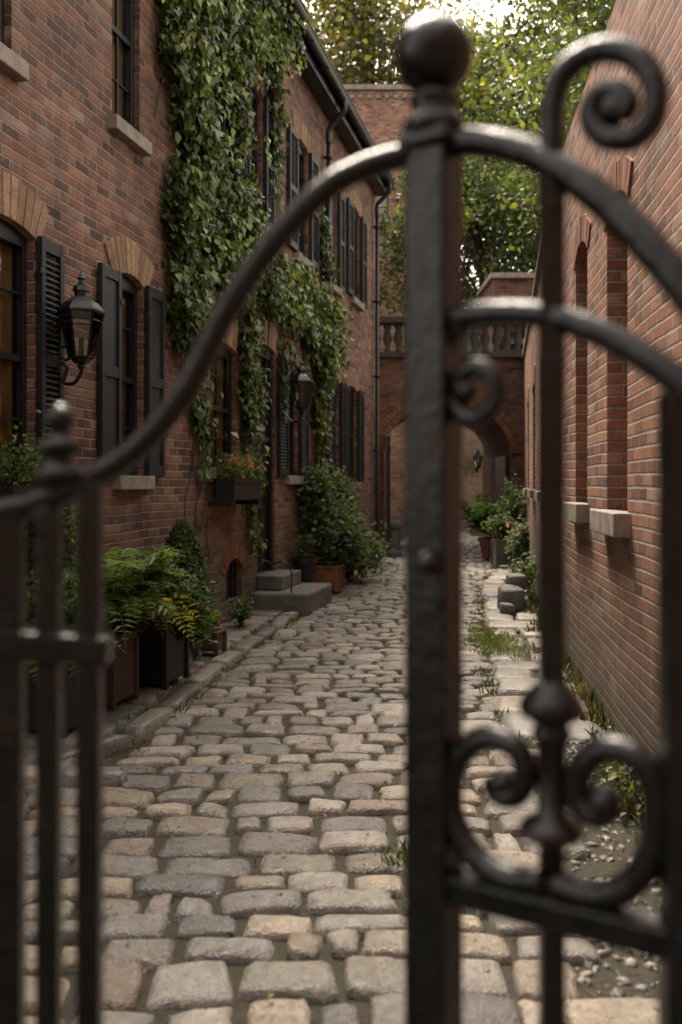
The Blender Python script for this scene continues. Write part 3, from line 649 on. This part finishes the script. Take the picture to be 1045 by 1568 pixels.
e=empty('flower_pot'); pot(e,3.2,16.4,.2,.32,mBoxP,.06); shrub('',(3.2,16.4,.62),(.3,.3,.28),1700,.06,(.07,.11,.04),parent=e,flowers=((.5,.3,.45),34))
shrub('shrub',(3.45,18.0,1.1),(.35,.4,.5),2200,.075,(.08,.13,.05),clumps=18)
shrub('shrub',(2.42,12.2,.4),(.18,.4,.3),900,.06,(.08,.12,.04))
e=empty('stone_bollard'); b_=MB(); b_.lathe([(.2,0),(.2,.12),(.15,.16),(.14,.6),(.19,.64),(.19,.72),(.1,.8)],1.12,19.5,18,.02); b_.obj('shaft',mStep,e,smooth=False,bevel=.004)
e=empty('boulder'); b_=MB(); b_.rock((2.1,11.3,.17),.16,.2,.16); b_.rock((2.2,11.5,.36),.11,.14,.10); b_.rock((1.98,10.9,.1),.08,.1,.07); b_.obj('rocks',mStep,e,smooth=True)
# grass tufts
PP=[];SZ=[];CC=[];
def tuft(x,y,z,n,h,base):
    for i in range(n):
        PP.append((x+random.gauss(0,.03),y+random.gauss(0,.03),z)); SZ.append(h*random.uniform(.5,1.2)); k=random.uniform(.6,1.4); CC.append(tuple(v*k for v in base))
for i in range(110):
    Y=random.uniform(5,18); tuft(Xl(Y)-.0+random.gauss(0,.02),Y,.03,9,.06,(.10,.13,.04))
for i in range(80):
    Y=random.uniform(5,18); tuft(Xl(Y)-.2+random.gauss(0,.02),Y,.06,9,.05,(.10,.13,.04))
for i in range(70):
    Y=random.uniform(5.5,18); tuft(Xr(Y)+random.gauss(0.02,.05),Y,.02,12,.07,(.10,.12,.04))
for i in range(130):
    tuft(random.gauss(1.48,.12),random.gauss(8.9,.45),.05,12,.06,(.14,.18,.05))
for i in range(90):
    Y=random.uniform(3.4,8.5); tuft(Wr(Y)-abs(random.gauss(.05,.08)),Y,.01,12,.13,random.choice([(.08,.10,.03),(.16,.12,.065),(.06,.08,.03),(.14,.11,.06)]))
for i in range(50):
    Y=random.uniform(9,18); tuft(Wr(Y)-abs(random.gauss(.05,.06)),Y,.03,14,.13,(.07,.10,.035))
for i in range(110):
    Y=random.uniform(2.6,9); tuft(random.uniform(-1.0,.9),Y,.0,6,.04,(.08,.11,.035))
for i in range(12): tuft(.22+random.gauss(0,.04),3.85+random.gauss(0,.05),.01,9,.06,(.10,.14,.04))
PP=np.array(PP);n=len(PP)
leaves('grass',PP,np.array(SZ),np.array(CC),mGrass,None,tip=np.tile([0,0,2.],(n,1)),w=.06,rnd=2.0)
n=1500; Y=R.uniform(2.2,16,n); X=np.array([R.uniform(Wl(y)+.5,Wr(y)) for y in Y]); q=np.stack([X,Y,R.uniform(.036,.05,n)+np.where(X<-1.1,.05,0)*(Y>4.8)],1)
cols=np.array([(.20,.12,.04),(.14,.07,.03),(.10,.06,.03),(.25,.17,.06)])[R.integers(0,4,n)]
leaves('fallen_leaves',q,R.uniform(.012,.032,n),cols,mGrass,None,normal=np.tile([0,0,1.],(n,1)),w=.35,rnd=.5)
shrub('shrub',(1.42,4.7,.12),(.16,.5,.14),800,.045,(.06,.075,.03),yel=.2)
# ---------------------------------------------------------------- trees
def tree(name,base,height,cc,rad,nleaf,size,col,trunk=.2,yel=.15,ncl=110):
    e=empty(name); b=MB(); base=Vector(base); cc=Vector(cc)
    topv=Vector((cc.x,cc.y,cc.z+rad[2]*.5)); mid=Vector((base.x*.6+cc.x*.4,base.y*.6+cc.y*.4,base.z+(cc.z-rad[2]-base.z)*.8))
    tp=catmull([base,mid,cc*.7+mid*.3,topv],6); b.tube(tp,[trunk*(1-.85*i/(len(tp)-1)) for i in range(len(tp))],10)
    PP=[];CC=[]
    for i in range(ncl):
        d=unit(R.normal(size=(1,3)))[0]*R.uniform(.45,1.0); p=np.array(cc)+d*np.array(rad)
        k=int(nleaf/ncl*R.uniform(.5,1.5)); sp=np.array([.13,.13,.10])*np.array(rad)*R.uniform(.7,1.4)
        PP.append(p+R.normal(size=(k,3))*sp); br=R.uniform(.4,1.6); CC.append(greens(k,tuple(v*br for v in col),.25,yel))
        if i%2==0:
            st=tp[random.randint(len(tp)//3,len(tp)-2)]; en=Vector(p); m2=st.lerp(en,.5)+Vector((0,0,.12*rad[2])); lp=catmull([st,m2,en],4)
            b.tube(lp,[trunk*.28*(1-.85*j/(len(lp)-1)) for j in range(len(lp))],6)
    PP=np.concatenate(PP);CC=np.concatenate(CC)
    leaves('foliage',PP,R.uniform(size*.6,size*1.2,len(PP)),CC,mLeaf,e,w=.36); b.obj('trunk_and_limbs',mBark,e,smooth=True)
tree('oak_tree',(5.4,13.5,0),10,(5.0,13.6,7.6),(2.7,2.4,2.6),22000,.12,(.06,.085,.03),.2,yel=.2)
tree('oak_tree',(5.6,24.5,0),10,(3.5,24.0,7.6),(2.9,2.0,3.0),22000,.14,(.06,.088,.03),.22,yel=.2)
tree('oak_tree',(1.9,36,0),17,(1.2,36,15.5),(6,4,6),26000,.28,(.085,.10,.035),.35,yel=.45,ncl=170)
tree('oak_tree',(8.5,31,0),16,(7.2,31,13.5),(4.6,4,5.5),20000,.22,(.065,.09,.03),.35,yel=.3,ncl=130)
# ---------------------------------------------------------------- gate
gp=empty('gate_post'); PD=1.2; pc=P(665,HY,PD); b=MB()
A=.059; ang=math.radians(-33.7)
M4=Matrix.Translation((pc.x,pc.y,0))@Matrix.Rotation(ang,4,'Z')
zt=P(0,232,PD).z
b.box(-A/2,A/2,-A/2,A/2,0.0,zt,M4); b.box(-A*.62,A*.62,-A*.62,A*.62,zt,zt+.02,M4); b.obj('shaft',mIron,gp,bevel=.005)
b=MB(); px=1/F*PD; c=P(665,85,PD)
zz=lambda y: P(0,y,PD).z
b.lathe([(.03,zz(214)),(.040,zz(208)),(.042,zz(200)),(.038,zz(186)),(.030,zz(176)),(.028,zz(168)),(.033,zz(160)),(.033,zz(152)),(.024,zz(144)),(.026,zz(136))],pc.x,pc.y,28)
b.ball(c,60*px,32); b.ball(P(655,862,PD-.04),18*px,14); b.obj('ball_finial',mIron,gp,smooth=True)
def gd(x): 
    if x<=665: return 1.2
    return 1/(1/1.2+(x-665)/380*(1/1.0-1/1.2))
def gpath(pts,dd=None,n=8): return catmull([P(x,y,(gd(x) if dd is None else dd)) for x,y in pts],n)
gl=empty('iron_gate'); b=MB(); sm=MB()
sm.tube(gpath([(-500,840),(-200,815),(0,785),(70,765),(140,733),(215,682),(285,595),(345,480),(415,375),(495,292),(560,256),(622,238)]),.0165,14)
for x in range(-480,-20,62): b.box(P(x-17,0,1.2).x,P(x+17,0,1.2).x,1.186,1.214,.05,P(0,812,1.2).z)
for x,w_ in ((16,20),(76,17),(138,18)): b.box(P(x-w_,0,1.2).x,P(x+w_,0,1.2).x,1.185,1.215,.05,P(0,775 if x<100 else 738,1.2).z)
M5=Matrix.Translation(P(165,995,1.2))@Matrix.Rotation(math.radians(4),4,'Y'); b.box(-.62,0.003,-.021,.021,-.019,.019,M5); 
M5=Matrix.Translation((0,1.2,.12)); b.box(P(-520,0,1.2).x,P(160,0,1.2).x,-.02,.02,-.02,.02,M5)
zf=P(0,760,1.2).z; fx=P(92,0,1.2).x
sm.lathe([(.014,0),(.016,.012),(.034,.022),(.034,.034),(.016,.044),(.016,.052),(.028,.060),(.028,.070),(.013,.078),(.013,.088),(.018,.094),(.019,.104),(.014,.114),(.005,.122)],fx,1.2,18,zf)
b.obj('bars',mIron,gl,bevel=.004); sm.obj('curved_rail',mIron,gl,smooth=True)
gr=empty('iron_gate'); b=MB(); sm=MB()
def rr(path,r0,r1): 
    return [r0+(r1-r0)*i/(len(path)-1) for i in range(len(path))]
p=gpath([(625,238),(665,224),(720,217),(790,228),(850,255),(905,292),(955,336),(1005,390),(1055,450),(1120,550),(1180,680)]); sm.tube(p,rr(p,.017,.022),14)
p=gpath([(675,494),(730,482),(800,480),(870,492),(940,520),(1000,556),(1060,602),(1140,690)]); sm.tube(p,rr(p,.015,.018),14)
p=gpath([(712,492),(690,520),(680,565),(690,615),(722,642),(755,622),(760,585),(735,562),(708,575),(704,600),(720,610)]); sm.tube(p,.0115,12); sm.ball(P(715,600,gd(715)),.015,14)
p=gpath([(845,330),(845,230),(846,170),(856,125),(885,92),(930,76),(975,88),(1003,130),(1000,180),(968,212),(925,208),(905,178),(915,148),(945,140),(962,160),(950,178)]); sm.tube(p,rr(p,.0155,.014),14); sm.ball(P(940,170,gd(940)),.018,14)
xb_=P(845,0,gd(845)).x; yb_=gd(845); wq=.0145
b.box(xb_-wq,xb_+wq,yb_-wq,yb_+wq,P(0,1060,yb_).z,P(0,250,yb_).z)
b.box(xb_-wq,xb_+wq,yb_-wq,yb_+wq,.05,P(0,1375,yb_).z)
zz=lambda y: P(0,y,yb_).z
sm.lathe([(.015,zz(1340)),(.015,zz(1290)),(.034,zz(1282)),(.040,zz(1270)),(.034,zz(1258)),(.018,zz(1248)),(.017,zz(1180)),(.018,zz(1140)),(.024,zz(1128)),(.024,zz(1118)),(.018,zz(1110)),(.036,zz(1095)),(.040,zz(1082)),(.034,zz(1066)),(.022,zz(1050)),(.017,zz(1040))],xb_,yb_,20)
p=gpath([(835,1350),(770,1342),(718,1300),(690,1235),(700,1165),(745,1130),(790,1145),(806,1185),(790,1218),(762,1215),(755,1190)]); sm.tube(p,rr(p,.018,.014),14); sm.ball(P(770,1200,gd(770)),.017,14)
p=gpath([(850,1352),(915,1372),(970,1350),(1003,1290),(1005,1215),(975,1160),(925,1148),(890,1178),(885,1225),(915,1250),(940,1232)]); sm.tube(p,rr(p,.018,.015),14); sm.ball(P(925,1228,gd(925)),.020,14)
p=[P(x,1350+(x-665)*.245,gd(x)) for x in (672,1200)]
b.tube(p,.026,4,ph=math.pi/4)
for x in (1040,1190):
    X_=P(x,0,gd(x)).x; Y_=gd(x); b.box(X_-.0185,X_+.0185,Y_-.0185,Y_+.0185,.05,P(0,600 if x<1100 else 700,Y_).z)
X_=P(700,0,gd(700)).x; b.box(X_-.012,X_+.012,1.215,1.245,.05,P(0,238,1.2).z)
q0=P(672,0,gd(672)); q1=P(1200,0,gd(1200)); b.tube([(q0.x,q0.y,.15),(q1.x,q1.y,.15)],.02,4,ph=math.pi/4)
b.obj('bars',mIron,gr,bevel=.004); sm.obj('scrolls',mIron,gr,smooth=True)
# ---------------------------------------------------------------- light
wd=bpy.data.worlds.new('World'); sc.world=wd; wd.use_nodes=True; nt=wd.node_tree; nt.nodes.clear()
sky=N(nt,'ShaderNodeTexSky'); sky.sky_type='NISHITA'; sky.sun_disc=False
EL=math.radians(60); AZ=math.radians(-18); sky.sun_elevation=EL; sky.sun_rotation=AZ; sky.dust_density=4; sky.air_density=1.2; sky.ozone_density=.8
hs=N(nt,'ShaderNodeHueSaturation',{'Saturation':.28,'Value':1.0,'Color':sky.outputs[0]})
wm=N(nt,'ShaderNodeMixRGB',{0:1.,1:hs.outputs[0],2:(1.12,1.0,.86,1)},blend_type='MULTIPLY')
bg=N(nt,'ShaderNodeBackground',{'Color':wm.outputs[0],'Strength':.54}); o_=N(nt,'ShaderNodeOutputWorld'); nt.links.new(bg.outputs[0],o_.inputs[0])
sl=bpy.data.lights.new('sun','SUN'); sl.energy=4.8; sl.angle=math.radians(20); sl.color=(1,.91,.78); so_=bpy.data.objects.new('sun',sl); sc.collection.objects.link(so_)
d=Vector((math.sin(AZ)*math.cos(EL),math.cos(AZ)*math.cos(EL),math.sin(EL))); so_.rotation_euler=d.to_track_quat('Z','Y').to_euler()
# ---------------------------------------------------------------- camera
cam=bpy.data.cameras.new('camera'); co=bpy.data.objects.new('camera',cam); sc.collection.objects.link(co); co.location=(0,0,H); co.rotation_euler=(math.radians(90),0,0)
cam.sensor_width=36; cam.sensor_fit='AUTO'; cam.lens=36*F/1568; cam.shift_y=-44/1568; cam.clip_start=.05; cam.clip_end=1000
cam.dof.use_dof=True; cam.dof.focus_distance=6.3; cam.dof.aperture_fstop=1.8
sc.camera=co
sc.view_settings.view_transform='Standard'; sc.view_settings.look='None'; sc.view_settings.exposure=0
